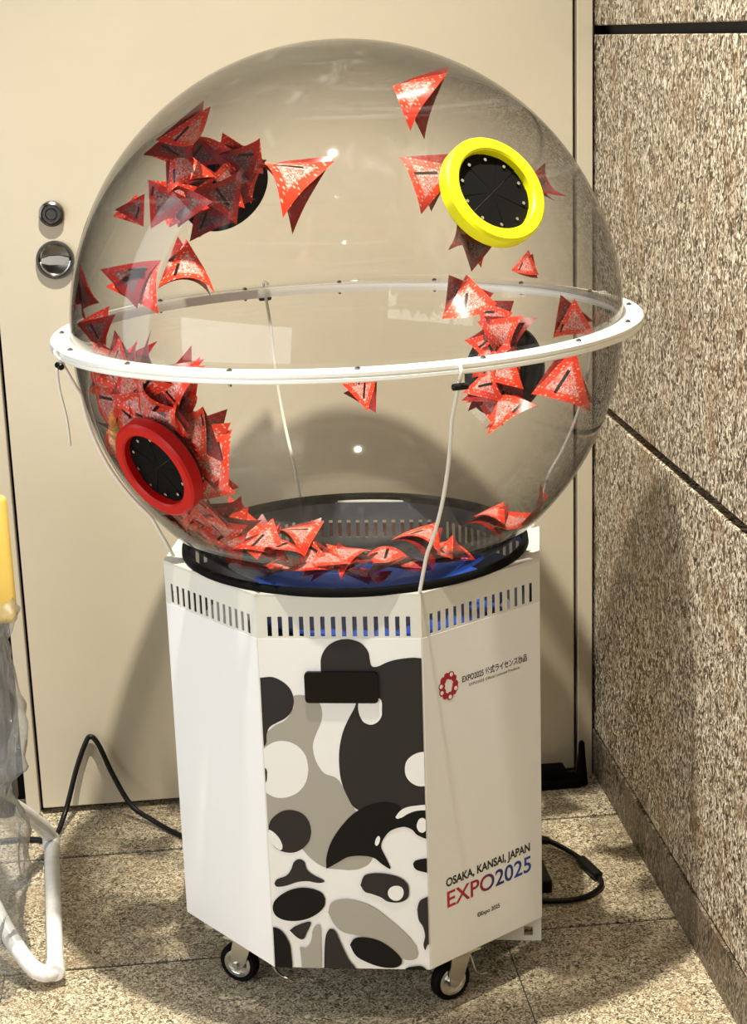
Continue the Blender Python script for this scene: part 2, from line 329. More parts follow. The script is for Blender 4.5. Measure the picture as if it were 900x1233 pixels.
TICKETS = [
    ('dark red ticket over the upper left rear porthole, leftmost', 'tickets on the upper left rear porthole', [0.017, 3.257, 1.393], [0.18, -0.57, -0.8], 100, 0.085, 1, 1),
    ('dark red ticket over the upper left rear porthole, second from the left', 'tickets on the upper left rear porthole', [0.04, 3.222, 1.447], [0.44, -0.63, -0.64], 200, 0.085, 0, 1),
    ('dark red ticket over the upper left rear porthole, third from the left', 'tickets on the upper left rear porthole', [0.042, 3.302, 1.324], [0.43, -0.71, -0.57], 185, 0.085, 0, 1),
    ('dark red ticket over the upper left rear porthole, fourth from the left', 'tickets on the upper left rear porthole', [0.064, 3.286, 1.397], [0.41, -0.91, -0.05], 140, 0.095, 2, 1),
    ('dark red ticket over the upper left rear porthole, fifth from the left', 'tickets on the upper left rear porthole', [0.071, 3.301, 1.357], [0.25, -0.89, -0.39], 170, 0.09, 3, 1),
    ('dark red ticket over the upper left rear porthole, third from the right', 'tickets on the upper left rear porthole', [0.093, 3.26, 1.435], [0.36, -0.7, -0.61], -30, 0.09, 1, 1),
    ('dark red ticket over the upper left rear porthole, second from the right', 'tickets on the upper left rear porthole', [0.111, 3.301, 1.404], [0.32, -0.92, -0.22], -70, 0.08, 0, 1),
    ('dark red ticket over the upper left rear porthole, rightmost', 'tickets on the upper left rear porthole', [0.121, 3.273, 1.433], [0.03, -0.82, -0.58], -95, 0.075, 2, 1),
    ('ticket pointing upward at the upper left edge of the globe, topmost of its cluster', 'flying tickets', [0.013, 2.912, 1.511], [0.46, -0.55, -0.7], 10, 0.095, 0, 0),
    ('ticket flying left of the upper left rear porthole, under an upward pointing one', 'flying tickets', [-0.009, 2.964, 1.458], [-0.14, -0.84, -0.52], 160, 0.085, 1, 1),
    ('orange-red ticket touching the left side of the upper left rear porthole', 'flying tickets', [0.006, 2.992, 1.435], [-0.22, -0.92, 0.32], -20, 0.08, 3, 0),
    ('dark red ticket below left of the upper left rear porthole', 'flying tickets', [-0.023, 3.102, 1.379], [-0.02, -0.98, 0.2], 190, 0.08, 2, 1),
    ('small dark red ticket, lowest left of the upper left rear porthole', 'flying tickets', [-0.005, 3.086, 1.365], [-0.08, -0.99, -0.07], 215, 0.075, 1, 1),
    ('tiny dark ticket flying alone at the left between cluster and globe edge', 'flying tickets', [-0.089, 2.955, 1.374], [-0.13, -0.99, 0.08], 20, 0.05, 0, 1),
    ('curved orange-red ticket flying alone near the top of the globe', 'flying tickets', [0.393, 2.875, 1.546], [-0.34, -0.61, 0.72], 60, 0.095, 3, 0),
    ('bent red ticket flying right of the dark rear porthole at upper left', 'flying tickets', [0.187, 3.047, 1.394], [0.07, -0.51, 0.86], 80, 0.125, 3, 0),
    ('orange-red ticket flying below the upper left rear porthole, over the flange ring', 'flying tickets', [-0.005, 2.958, 1.263], [0.17, -0.67, 0.72], 10, 0.09, 3, 0),
    ('dark red ticket flying low at left, just left of an orange-red one', 'flying tickets', [-0.082, 3.004, 1.239], [-0.25, -0.8, 0.54], -95, 0.095, 2, 1),
    ('narrow red ticket against the left edge of the globe above the ring', 'flying tickets', [-0.173, 2.931, 1.249], [-0.91, 0.38, 0.16], 0, 0.075, 1, 0),
    ('dark red ticket pointing down at the far left, at ring height', 'flying tickets', [-0.154, 2.861, 1.2], [0.48, -0.87, 0.15], 160, 0.06, 0, 1),
    ('red ticket tip standing up over the white ring above the heap', 'flying tickets', [-0.114, 2.738, 1.168], [-0.74, -0.66, 0.09], 10, 0.06, 0, 0),
    ('pale red ticket behind the white ring at the left, beside a standing tip', 'flying tickets', [-0.139, 2.77, 1.161], [-0.53, -0.81, 0.25], -40, 0.055, 1, 0),
    ('red ticket falling above the lower right rear porthole', 'flying tickets', [0.469, 2.92, 1.211], [-0.4, -0.68, 0.61], -20, 0.09, 2, 0),
    ('pointed dark red ticket just below the front of the white ring', 'flying tickets', [0.292, 3.006, 1.037], [0.17, -0.92, 0.35], 175, 0.06, 0, 0),
    ('small red ticket behind the front of the white ring, mid globe', 'flying tickets', [0.331, 3.009, 1.067], [-0.28, 0.13, 0.95], 90, 0.05, 1, 0),
    ('faint red ticket at the right of the globe above the white ring', 'flying tickets', [0.673, 2.999, 1.14], [-0.17, -0.97, -0.17], 0, 0.07, 2, 0),
    ('large red ticket at the right of the globe below the white ring', 'flying tickets', [0.661, 2.939, 1.04], [-0.27, -0.91, 0.32], 15, 0.1, 3, 0),
    ('small faint red ticket flying below the yellow porthole', 'flying tickets', [0.58, 2.962, 1.255], [-0.24, -0.96, -0.1], 10, 0.045, 1, 0),
    ('red and white ticket sticking out left of the yellow porthole', 'tickets round the yellow porthole', [0.365, 2.618, 1.434], [0.09, -0.92, 0.38], 75, 0.085, 0, 0),
    ('dark red ticket tip sticking out right of the yellow porthole', 'tickets round the yellow porthole', [0.561, 2.722, 1.415], [0.67, -0.58, 0.46], -80, 0.06, 1, 1),
    ('dark red ticket tip sticking out below the yellow porthole', 'tickets round the yellow porthole', [0.429, 2.591, 1.334], [0.45, -0.86, 0.25], 185, 0.055, 2, 1),
    ('black and red ticket tucked under the lower left of the yellow porthole', 'tickets round the yellow porthole', [0.404, 2.591, 1.352], [0.81, -0.58, 0.1], 120, 0.05, 0, 0),
    ('red and white ticket over the lower right rear porthole, topmost', 'tickets on the lower right rear porthole', [0.577, 3.247, 1.114], [-0.77, -0.62, 0.13], 70, 0.085, 0, 0),
    ('red and white ticket over the lower right rear porthole, second from the top', 'tickets on the lower right rear porthole', [0.595, 3.227, 1.095], [-0.64, -0.77, 0.01], -70, 0.085, 1, 0),
    ('red and white ticket over the lower right rear porthole, third from the top', 'tickets on the lower right rear porthole', [0.562, 3.256, 1.07], [-0.72, -0.53, 0.44], 30, 0.08, 2, 0),
    ('red and white ticket over the lower right rear porthole, fourth from the top', 'tickets on the lower right rear porthole', [0.595, 3.227, 1.052], [-0.74, -0.63, 0.25], 0, 0.08, 2, 0),
    ('red and white ticket over the lower right rear porthole, fifth from the top', 'tickets on the lower right rear porthole', [0.569, 3.247, 1.026], [-0.8, -0.44, 0.4], 110, 0.085, 0, 0),
    ('red and white ticket over the lower right rear porthole, sixth from the top', 'tickets on the lower right rear porthole', [0.599, 3.197, 1.022], [-0.5, -0.82, 0.27], 10, 0.09, 1, 0),
    ('red and white ticket over the lower right rear porthole, fourth from the bottom', 'tickets on the lower right rear porthole', [0.578, 3.208, 0.988], [-0.78, -0.47, 0.42], -120, 0.09, 3, 0),
    ('red and white ticket over the lower right rear porthole, third from the bottom', 'tickets on the lower right rear porthole', [0.549, 3.224, 0.983], [-0.58, -0.62, 0.53], 220, 0.07, 0, 0),
    ('red and white ticket over the lower right rear porthole, second from the bottom', 'tickets on the lower right rear porthole', [0.562, 3.193, 0.963], [-0.71, -0.52, 0.47], 150, 0.085, 0, 0),
    ('red and white ticket over the lower right rear porthole, lowest', 'tickets on the lower right rear porthole', [0.59, 3.139, 0.942], [-0.63, -0.35, 0.69], 175, 0.095, 1, 0),
    ('red ticket heaped just below the white ring at left, leftmost', 'tickets heaped round the red porthole', [-0.149, 2.773, 1.126], [-0.77, -0.48, -0.42], 122, 0.08489304035229536, 3, 0),
    ('red ticket heaped just below the white ring at left, second from the left', 'tickets heaped round the red porthole', [-0.124, 2.742, 1.135], [-0.63, -0.75, 0.2], 255, 0.08920818846346036, 1, 0),
    ('red ticket heaped just below the white ring at left, third from the left', 'tickets heaped round the red porthole', [-0.099, 2.7, 1.135], [-0.66, -0.74, -0.12], 222, 0.08050019877874037, 1, 0),
    ('red ticket heaped just below the white ring at left, fourth from the left', 'tickets heaped round the red porthole', [-0.075, 2.658, 1.147], [-0.82, -0.54, -0.22], 219, 0.0921478628974038, 1, 0),
    ('red ticket heaped just below the white ring at left, second from the right', 'tickets heaped round the red porthole', [-0.052, 2.636, 1.142], [-0.05, -0.85, -0.52], 281, 0.08094035708819908, 3, 0),
    ('red ticket heaped just below the white ring at left, rightmost', 'tickets heaped round the red porthole', [-0.034, 2.641, 1.145], [-0.39, -0.92, 0.04], 302, 0.08051591453416218, 3, 0),
    ('red ticket in the second row below the white ring at left, leftmost', 'tickets heaped round the red porthole', [-0.162, 2.817, 1.088], [-0.94, -0.24, -0.23], 38, 0.08188765087510329, 2, 0),
    ('red ticket in the second row below the white ring at left, second from the left', 'tickets heaped round the red porthole', [-0.136, 2.768, 1.091], [-0.82, -0.57, -0.06], 74, 0.08476199074921191, 1, 0),
    ('red ticket in the second row below the white ring at left, third from the left', 'tickets heaped round the red porthole', [-0.11, 2.723, 1.102], [-0.96, -0.28, 0.02], 110, 0.08384770674669781, 1, 0),
    ('red ticket in the second row below the white ring at left, fourth from the left', 'tickets heaped round the red porthole', [-0.086, 2.693, 1.101], [-0.68, -0.62, 0.39], 260, 0.07800766101784139, 1, 0),
    ('red ticket in the second row below the white ring at left, second from the right', 'tickets heaped round the red porthole', [-0.062, 2.666, 1.111], [-0.8, -0.58, -0.14], 219, 0.07867249361589718, 3, 0),
    ('red ticket in the second row below the white ring at left, rightmost', 'tickets heaped round the red porthole', [-0.04, 2.653, 1.106], [-0.62, -0.78, -0.09], 310, 0.08812249238697822, 2, 0),
    ('red ticket heaped against the top of the red porthole, leftmost', 'tickets heaped round the red porthole', [-0.147, 2.803, 1.057], [-0.94, 0.14, -0.33], 340, 0.07867311237533309, 2, 0),
    ('red ticket heaped against the top of the red porthole, second from the left', 'tickets heaped round the red porthole', [-0.12, 2.746, 1.073], [-0.44, -0.75, -0.5], 253, 0.07981510534182587, 2, 0),
    ('red ticket heaped against the top of the red porthole, third from the left', 'tickets heaped round the red porthole', [-0.096, 2.717, 1.071], [-0.88, -0.47, -0.03], 92, 0.08352827741944205, 1, 0),
    ('red ticket heaped against the top of the red porthole, fourth from the left', 'tickets heaped round the red porthole', [-0.072, 2.685, 1.081], [-0.83, -0.55, -0.1], 241, 0.0812902328573212, 1, 0),
    ('red ticket heaped against the top of the red porthole, third from the right', 'tickets heaped round the red porthole', [-0.048, 2.653, 1.081], [-0.63, -0.76, -0.13], 104, 0.09359909759314121, 3, 0),
    ('red ticket heaped against the top of the red porthole, second from the right', 'tickets heaped round the red porthole', [-0.028, 2.653, 1.077], [-0.74, -0.66, -0.14], 255, 0.08677324821072069, 3, 0),
    ('red ticket heaped against the top of the red porthole, rightmost', 'tickets heaped round the red porthole', [-0.014, 2.616, 1.067], [-0.61, -0.79, 0.06], 156, 0.08236053523908307, 2, 0),
    ('red ticket squeezed left of the red porthole, topmost', 'tickets heaped round the red porthole', [-0.151, 2.841, 1.024], [-0.42, 0.19, -0.89], 171, 0.08314343530623525, 0, 0),
    ('red ticket squeezed left of the red porthole, second from the top', 'tickets heaped round the red porthole', [-0.15, 2.881, 0.982], [-0.86, -0.51, -0.1], 88, 0.07943191986232175, 3, 0),
    ('red ticket squeezed left of the red porthole, third from the top', 'tickets heaped round the red porthole', [-0.141, 2.874, 0.953], [-0.99, -0.09, -0.08], 52, 0.09226327358274866, 2, 0),
    ('red ticket squeezed left of the red porthole, second from the bottom', 'tickets heaped round the red porthole', [-0.129, 2.867, 0.927], [-0.96, 0.24, -0.15], 258, 0.082326271950133, 2, 0),
    ('red ticket squeezed left of the red porthole, lowest', 'tickets heaped round the red porthole', [-0.111, 2.862, 0.902], [-0.51, -0.01, -0.86], 47, 0.08434019477050558, 1, 0),
    ('red ticket jutting out right of the red porthole, topmost', 'tickets at the right of the red porthole', [-0.001, 2.64, 1.069], [0.14, -0.82, 0.55], -20, 0.08, 2, 0),
    ('red ticket jutting out right of the red porthole, second from the top', 'tickets at the right of the red porthole', [0.006, 2.641, 1.047], [0.19, -0.97, 0.15], 60, 0.085, 0, 0),
    ('red ticket jutting out right of the red porthole, third from the top', 'tickets at the right of the red porthole', [-0.011, 2.657, 1.027], [0.1, -0.51, 0.85], 30, 0.085, 3, 0),
    ('red ticket jutting out right of the red porthole, second from the bottom', 'tickets at the right of the red porthole', [0.022, 2.64, 1.014], [-0.25, -0.94, 0.23], 150, 0.09, 1, 0),
    ('red ticket jutting out right of the red porthole, lowest', 'tickets at the right of the red porthole', [-0.002, 2.678, 0.958], [0.6, -0.78, 0.18], 120, 0.07, 3, 0),
    ('red ticket just below the red porthole, leftmost', 'tickets below the red porthole', [-0.046, 2.796, 0.879], [-0.29, 0.02, -0.96], 318, 0.08, 1, 0),
    ('red ticket just below the red porthole, second from the left', 'tickets below the red porthole', [-0.03, 2.718, 0.921], [-0.76, -0.46, -0.46], 204, 0.08, 1, 0),
    ('red ticket just below the red porthole, third from the left', 'tickets below the red porthole', [-0.025, 2.79, 0.862], [-0.74, -0.19, -0.64], 289, 0.08, 1, 0),
    ('red ticket just below the red porthole, fourth from the left', 'tickets below the red porthole', [-0.01, 2.716, 0.903], [-0.32, -0.71, -0.62], 306, 0.08, 1, 0),
    ('red ticket just below the red porthole, third from the right', 'tickets below the red porthole', [-0.0, 2.743, 0.873], [-0.26, -0.73, -0.63], 260, 0.08, 0, 0),
    ('red ticket just below the red porthole, second from the right', 'tickets below the red porthole', [0.01, 2.681, 0.929], [-0.64, -0.43, -0.64], 131, 0.08, 0, 0),
    ('red ticket just below the red porthole, rightmost', 'tickets below the red porthole', [0.03, 2.686, 0.904], [-0.5, -0.59, -0.64], 326, 0.08, 1, 0),
    ('red ticket lying along the bottom of the globe, leftmost', 'tickets along the bottom of the globe', [0.004, 2.815, 0.824], [-0.78, 0.24, -0.58], 60, 0.085, 3, 0),
    ('red ticket lying along the bottom of the globe, second from the left', 'tickets along the bottom of the globe', [0.034, 2.727, 0.862], [0.03, -0.98, 0.21], 40, 0.085, 0, 0),
    ('red ticket lying along the bottom of the globe, third from the left', 'tickets along the bottom of the globe', [0.053, 2.756, 0.866], [0.21, -0.73, 0.65], -10, 0.085, 1, 0),
    ('red ticket lying along the bottom of the globe, fourth from the left', 'tickets along the bottom of the globe', [0.07, 2.717, 0.845], [-0.1, -0.17, 0.98], 90, 0.085, 2, 0),
    ('red ticket lying along the bottom of the globe, fifth from the left', 'tickets along the bottom of the globe', [0.071, 2.827, 0.772], [-0.36, -0.48, -0.8], 80, 0.085, 0, 0),
    ('red ticket lying along the bottom of the globe, sixth from the left', 'tickets along the bottom of the globe', [0.096, 2.729, 0.85], [-0.0, -0.46, 0.89], 20, 0.085, 0, 0),
    ('red ticket lying along the bottom of the globe, seventh from the left', 'tickets along the bottom of the globe', [0.117, 2.716, 0.834], [0.2, 0.06, 0.98], -60, 0.085, 1, 0),
    ('red ticket lying along the bottom of the globe, eighth from the left', 'tickets along the bottom of the globe', [0.132, 2.78, 0.771], [0.0, 0.02, 1.0], 95, 0.085, 1, 0),
    ('red ticket lying along the bottom of the globe, ninth from the left', 'tickets along the bottom of the globe', [0.155, 2.779, 0.832], [0.12, -0.25, 0.96], 80, 0.085, 3, 0),
    ('red ticket lying along the bottom of the globe, tenth from the left', 'tickets along the bottom of the globe', [0.166, 2.715, 0.814], [-0.17, -0.33, 0.93], 100, 0.085, 2, 0),
    ('red ticket lying along the bottom of the globe, eleventh from the left', 'tickets along the bottom of the globe', [0.201, 2.716, 0.797], [-0.17, -0.09, 0.98], 60, 0.085, 0, 0),
    ('red ticket lying along the bottom of the globe, tenth from the right', 'tickets along the bottom of the globe', [0.231, 2.716, 0.793], [-0.14, -0.15, 0.98], -80, 0.085, 1, 0),
    ('red ticket lying along the bottom of the globe, ninth from the right', 'tickets along the bottom of the globe', [0.262, 2.727, 0.796], [0.31, -0.01, 0.95], 30, 0.085, 2, 0),
    ('red ticket lying along the bottom of the globe, eighth from the right', 'tickets along the bottom of the globe', [0.293, 2.716, 0.788], [-0.12, -0.02, 0.99], 90, 0.085, 3, 0),
    ('red ticket lying along the bottom of the globe, seventh from the right', 'tickets along the bottom of the globe', [0.329, 2.728, 0.785], [0.28, 0.01, 0.96], -70, 0.085, 0, 0),
    ('red ticket lying along the bottom of the globe, sixth from the right', 'tickets along the bottom of the globe', [0.371, 2.735, 0.789], [0.18, -0.16, 0.97], 80, 0.085, 1, 0),
    ('red ticket lying along the bottom of the globe, fifth from the right', 'tickets along the bottom of the globe', [0.396, 2.756, 0.801], [-0.03, 0.05, 1.0], 70, 0.085, 2, 0),
    ('red ticket lying along the bottom of the globe, fourth from the right', 'tickets along the bottom of the globe', [0.419, 2.792, 0.759], [0.08, -0.19, 0.98], -100, 0.085, 0, 0),
    ('red ticket lying along the bottom of the globe, third from the right', 'tickets along the bottom of the globe', [0.501, 2.792, 0.816], [-0.13, 0.05, 0.99], -50, 0.085, 1, 0),
    ('red ticket lying along the bottom of the globe, second from the right', 'tickets along the bottom of the globe', [0.529, 2.789, 0.838], [-0.07, -0.21, 0.98], -45, 0.085, 2, 0),
    ('red ticket lying along the bottom of the globe, rightmost', 'tickets along the bottom of the globe', [0.564, 2.799, 0.863], [0.7, -0.37, -0.61], -40, 0.085, 0, 0),
]
PORTS = [(0.5506, -0.66, 0.5111), (-0.5575, -0.7542, -0.3469), (-0.5644, 0.6914, 0.4509), (0.57, 0.7486, -0.3386)]
# ------------------------------------------------------------------ the setting
XW, YW = .8545, 3.605
fl = obj('floor', bx((-3, -1.2, -.06), (XW + .15, 4.2, -.004)), M_joint, kind='structure')
tile_me = {}
ys = [3.388 - .464 * k for k in range(-2, 10)]
TW = .93
for r_, y1 in enumerate(ys):
    y0 = y1 - .464
    if y0 < -1.2: continue
    x1 = .516 + (.0 if r_ % 2 == 1 else -.42) + 2 * TW
    while x1 > -2.6:
        x0 = x1 - TW; xa, xb = max(x0, -3), min(x1, XW); yb = min(y1, 4.2)
        if xb - xa > .03 and yb - y0 > .03:
            obj('tile', bx((xa + .0009, y0 + .0045, -.03), (xb - .0009, yb - .0045, random.uniform(-.0006, .0006)), .001, 1), M_floor, fl)
        x1 = x0
wr = obj('wall_right', bx((XW + .03, -1.2, 0), (XW + .15, 3.75, 2.9)), M_joint, kind='structure')
for z0, z1 in ((.1085, .8560), (.8755, 1.6290), (1.6470, 2.40), (2.42, 2.9)):
    for k, (y0, y1) in enumerate(((2.42, 3.70), (1.22, 2.41), (.02, 1.21), (-1.2, .01))):
        obj('panel', bx((XW, y0, z0), (XW + .035, y1, z1), .002, 1), M_granite, wr)
obj('baseboard_right', bx((XW - .004, -1.2, -.001), (XW + .032, 3.62, .1045), .0015, 1), M_granite_shaded, kind='structure')
obj('wall_back', bx((-.43, 3.63, 2.3), (XW, 3.75, 2.9)), M_door, kind='structure')
obj('dark_opening_left', bx((-2.2, 3.70, 0), (-.425, 3.78, 2.9)), M_black, kind='structure')  # black sheet, its colour stands for the darkness of the opening here
obj('trim_1', bx((-.4275, YW - .002, .004), (-.3985, 3.70, 2.3), .002), M_door, kind='structure')
obj('trim_2', bx((.8145, YW - .002, .0), (.8475, 3.70, 2.3), .002), M_door, kind='structure')
obj('trim_3', bx((-.40, 3.64, 0), (XW, 3.70, 2.3)), M_black, kind='structure')
dr = obj('door_1', bx((-.3915, YW, .016), (.8065, 3.637, 2.29), .0025), M_door, kind='structure')
bm = lathe(new(), [(0, .016), (.010, .016), (.0125, .0125), (.018, .0125), (.0205, .017), (.025, .014), (.026, 0)], 40, frame_z((0, -1, 0)))
cyl(bm, (0, -.014, 0), (0, -.0175, 0), .0085, 20)
obj('lock_cylinder', bm, M_dsteel, dr, True, (-.268, YW, 1.316), label='dark steel round lock cylinder', autosmooth=35)
bm = lathe(new(), [(0, .002), (.028, .002), (.031, .004), (.0335, .012), (.0375, .012), (.039, .008), (.039, 0)], 48, frame_z((0, -1, 0)))
hd = obj('flush_handle', bm, M_dsteel, dr, True, (-.268, YW, 1.223), label='round steel flush door handle', autosmooth=35)
bm = new()
prism(bm, [(-.028, -.005), (-.012, -.009), (.012, -.009), (.028, -.005), (.028, .004), (.010, .009), (-.010, .009), (-.028, .004)], 0, .006)
bmesh.ops.rotate(bm, verts=bm.verts, cent=(0, 0, 0), matrix=Matrix.Rotation(PI / 2, 3, 'X'))
bmesh.ops.translate(bm, verts=bm.verts, vec=(0, -.004, 0))
obj('turn_bar', bm, mat('pale_steel', (.72, .70, .62), .3, 1), hd)
obj('handle_ring', tube(new(), [(.030 * math.cos(t), -.008, .030 * math.sin(t)) for t in [R(185 + 170 * k / 24) for k in range(25)]], .0028, 8), M_chrome, hd, True)
obj('latch_strip', bx((-.399, YW - .0035, 1.195), (-.390, YW + .004, 1.325), .001), M_blkplastic, dr)

# ------------------------------------------------------------------ the machine
CX, CY, PSI = .2646, 2.9466, -.2009
A_, B_, C_, D_ = .1347, .1903, .1895, .1971
ZT, ZB = .7752, .102
mach = empty('lottery_machine', (CX, CY, 0), PSI)
tag(mach, 'white octagonal prize draw machine on casters with big clear globe top', 'machine')
yf = -(D_ / 2 + C_)
OCT = [(-A_, yf), (A_, yf), (A_ + B_, -D_ / 2), (A_ + B_, D_ / 2), (A_, -yf), (-A_, -yf), (-A_ - B_, D_ / 2), (-A_ - B_, -D_ / 2)]
def sheet(ln, slots=True):
    xs = [0]; n = 14; holes = set()
    if slots:
        w_ = .0072 if ln > .22 else .0072; m_ = .0178; pit = (ln - 2 * m_ - w_) / (n - 1) if ln > .22 else .0174
        if ln <= .22: n = int((ln - 2 * m_) / pit) + 1
        for k in range(n):
            holes.add((len(xs), 1)); xs += [m_ + k * pit, m_ + k * pit + w_]
    xs.append(ln)
    return cell_panel(xs, [ZB, .7052, .7392, ZT], holes, .0013)
PM = []
for k in range(8):
    (x0, y0), (x1, y1) = OCT[k], OCT[(k + 1) % 8]
    ln = math.hypot(x1 - x0, y1 - y0)
    p = obj('side_panel', sheet(ln), [M_cream, M_inside], mach, loc=(x0, y0, 0), rot=(0, 0, math.atan2(y1 - y0, x1 - x0)))
    for f in p.data.polygons:
        if f.normal.y > .5: f.material_index = 1
    PM.append((p, ln))
front, right, left = PM[0], PM[1], PM[7]
front[0]['label'] = 'front panel with charcoal and grey blob print'
right[0]['label'] = 'right front panel with emblem and blue and red lettering'
for p, ln in (front, right, left):
    e = .0008
    obj('vinyl_film', bx((.0012, -.0006, ZB + .0012), (ln - .0012, .0002, .7015)), M_white, p)
# blob print on the front panel
def clip(poly, x0, x1, z0, z1):
    def cut(P, ins, inter):
        o = []
        for i in range(len(P)):
            a, b = P[i - 1], P[i]
            if ins(b):
                if not ins(a): o.append(inter(a, b))
                o.append(b)
            elif ins(a): o.append(inter(a, b))
        return o
    fx = lambda v: (lambda a, b: (v, a[1] + (b[1] - a[1]) * (v - a[0]) / (b[0] - a[0])))
    fz = lambda v: (lambda a, b: (a[0] + (b[0] - a[0]) * (v - a[1]) / (b[1] - a[1]), v))
    for ins, it in ((lambda p: p[0] >= x0, fx(x0)), (lambda p: p[0] <= x1, fx(x1)), (lambda p: p[1] >= z0, fz(z0)), (lambda p: p[1] <= z1, fz(z1))):
        poly = cut(poly, ins, it)
        if not poly: return []
    return poly
for i, (c, pts) in enumerate(BLOBS):
    P = smooth_path([(x / 1000, z / 1000, 0) for x, z in pts] + [(pts[0][0] / 1000, pts[0][1] / 1000, 0)], 5)[:-1]
    Q = clip([(p.x + A_, p.y) for p in P], .0014, front[1] - .0014, ZB + .0014, .7012)
    Q = [p for k, p in enumerate(Q) if (p[0] - Q[k - 1][0]) ** 2 + (p[1] - Q[k - 1][1]) ** 2 > 4e-8]
    if len(Q) < 3: continue
    bm = new(); y = -.00075 - .00012 * i
    bm.faces.new([bm.verts.new((u, y, v)) for u, v in Q])
    obj('printed_blob', bm, M_p[c], front[0])
# black ticket slot cover
bm = new(); rr = .007; o_ = []
for cx_, cz_, a0 in ((.0615 - rr, .6455 - rr, 0), (-.0595 + rr, .6455 - rr, 90), (-.0595 + rr, .5915 + rr, 180), (.0615 - rr, .5915 + rr, 270)):
    o_ += [(cx_ + rr * math.cos(R(a0 + 15 * k)), cz_ + rr * math.sin(R(a0 + 15 * k))) for k in range(7)]
prism(bm, [(x, -z) for x, z in o_], -.0065, .001)
bmesh.ops.rotate(bm, verts=bm.verts, cent=(0, 0, 0), matrix=Matrix.Rotation(-PI / 2, 3, 'X'))
for v in bm.verts: v.co = Vector((v.co.x, v.co.y, v.co.z))
sl = obj('ticket_window', bm, M_blkgloss, mach, True, (0, yf, 0), label='black glossy rectangular window', autosmooth=40)
# lettering and emblem on the right panel
def text(body, par, s, z, width=None, size=.03, M=M_ink, bold=0, y=-.0009, sh=0):
    cu = bpy.data.curves.new('lettering', 'FONT'); cu.body = body; cu.size = size; cu.offset = bold; cu.shear = sh
    cu.materials.append(M)
    o = bpy.data.objects.new('printed_lettering', cu); COL.objects.link(o); o.parent = par
    o.location = (s, y, z); o.rotation_euler = (PI / 2, 0, 0)
    if width:
        bpy.context.view_layer.update(); o.scale = (width / o.dimensions.x, 1, 1)
    me = bpy.data.meshes.new_from_object(o.evaluated_get(bpy.context.evaluated_depsgraph_get()))
    q = bpy.data.objects.new('printed_text', me); COL.objects.link(q); q.parent = par
    q.location, q.rotation_euler, q.scale = o.location, o.rotation_euler, o.scale
    bpy.data.objects.remove(o)
    return q
rp = right[0]
M_expo = mat('red_to_blue_ink', (.4, 0, .1), .5)
_sx = N(M_expo, 'ShaderNodeSeparateXYZ'); _tc = N(M_expo, 'ShaderNodeTexCoord'); L(M_expo, _tc.outputs['Generated'], _sx.inputs[0])
L(M_expo, ramp(M_expo, _sx.outputs[0], [(.0, (.50, .012, .03)), (.40, (.34, .008, .05)), (.52, (.05, .015, .12)), (.62, (.012, .02, .16)), (1, (.02, .07, .42))]), bsdf(M_expo).inputs['Base Color'])
text('OSAKA, KANSAI, JAPAN', rp, .0390, .2440, .1995, .0215, M_ink, .0007)
text('EXPO2025', rp, .0380, .2045, .2003, .0425, M_expo, .0006)
text('\u00a9Expo 2025', rp, .1100, .1610, .054, .0110, M_ink, .0003)
text('EXPO2025 \u516c\u5f0f\u30e9\u30a4\u30bb\u30f3\u30b9\u5546\u54c1', rp, .0847, .6030, .1505, .0145, M_ink, .0003)
text('EXPO2025 Official Licensed Products', rp, .1005, .5925, .118, .0068, M_grayink, .0001)
def disc(bm, x, z, rx, rz, y, n=20):
    bm.faces.new([bm.verts.new((x + rx * math.cos(2 * PI * k / n), y, z + rz * math.sin(2 * PI * k / n))) for k in range(n)])
ex, ez = .0550, .6050
bm = new(); b2 = new()
cells = [(0, .0066, 0), (36, .0058, 0), (68, .0074, 1), (105, .006, 0), (140, .0066, 0), (172, .0072, 1), (205, .0074, 1), (240, .006, 0), (280, .0074, 1), (318, .006, 0), (338, .0072, 1)]
for k, (a, r_, eye) in enumerate(cells):
    x_, z_ = ex + .0150 * math.cos(R(a)), ez + .0185 * math.sin(R(a))
    disc(bm, x_, z_, r_, r_, -.0009 - .00001 * k)
    if eye: disc(b2, x_ + .0018 * math.cos(R(a)), z_ + .0018 * math.sin(R(a)), .0036, .0036, -.00115)
obj('printed_emblem', bm, M_redink, rp, label='red ring of round cells')
obj('emblem_dots', b2, M_p['white'], rp)
# top plate with a round opening, gasket, inside
bm = new(); n = 96; ro = .2965
out = []
for k in range(n):
    t = 2 * PI * k / n; dx, dy = math.cos(t), math.sin(t); best = 9
    for i in range(8):
        (x0, y0), (x1, y1) = OCT[i], OCT[(i + 1) % 8]; ax, ay = x1 - x0, y1 - y0; den = dx * ay - dy * ax
        if abs(den) > 1e-9:
            u = (x0 * ay - y0 * ax) / den; s_ = (x0 * dy - y0 * dx) / den
            if u > 0 and -1e-6 <= s_ <= 1 + 1e-6: best = min(best, u)
    out.append((dx * best, dy * best))
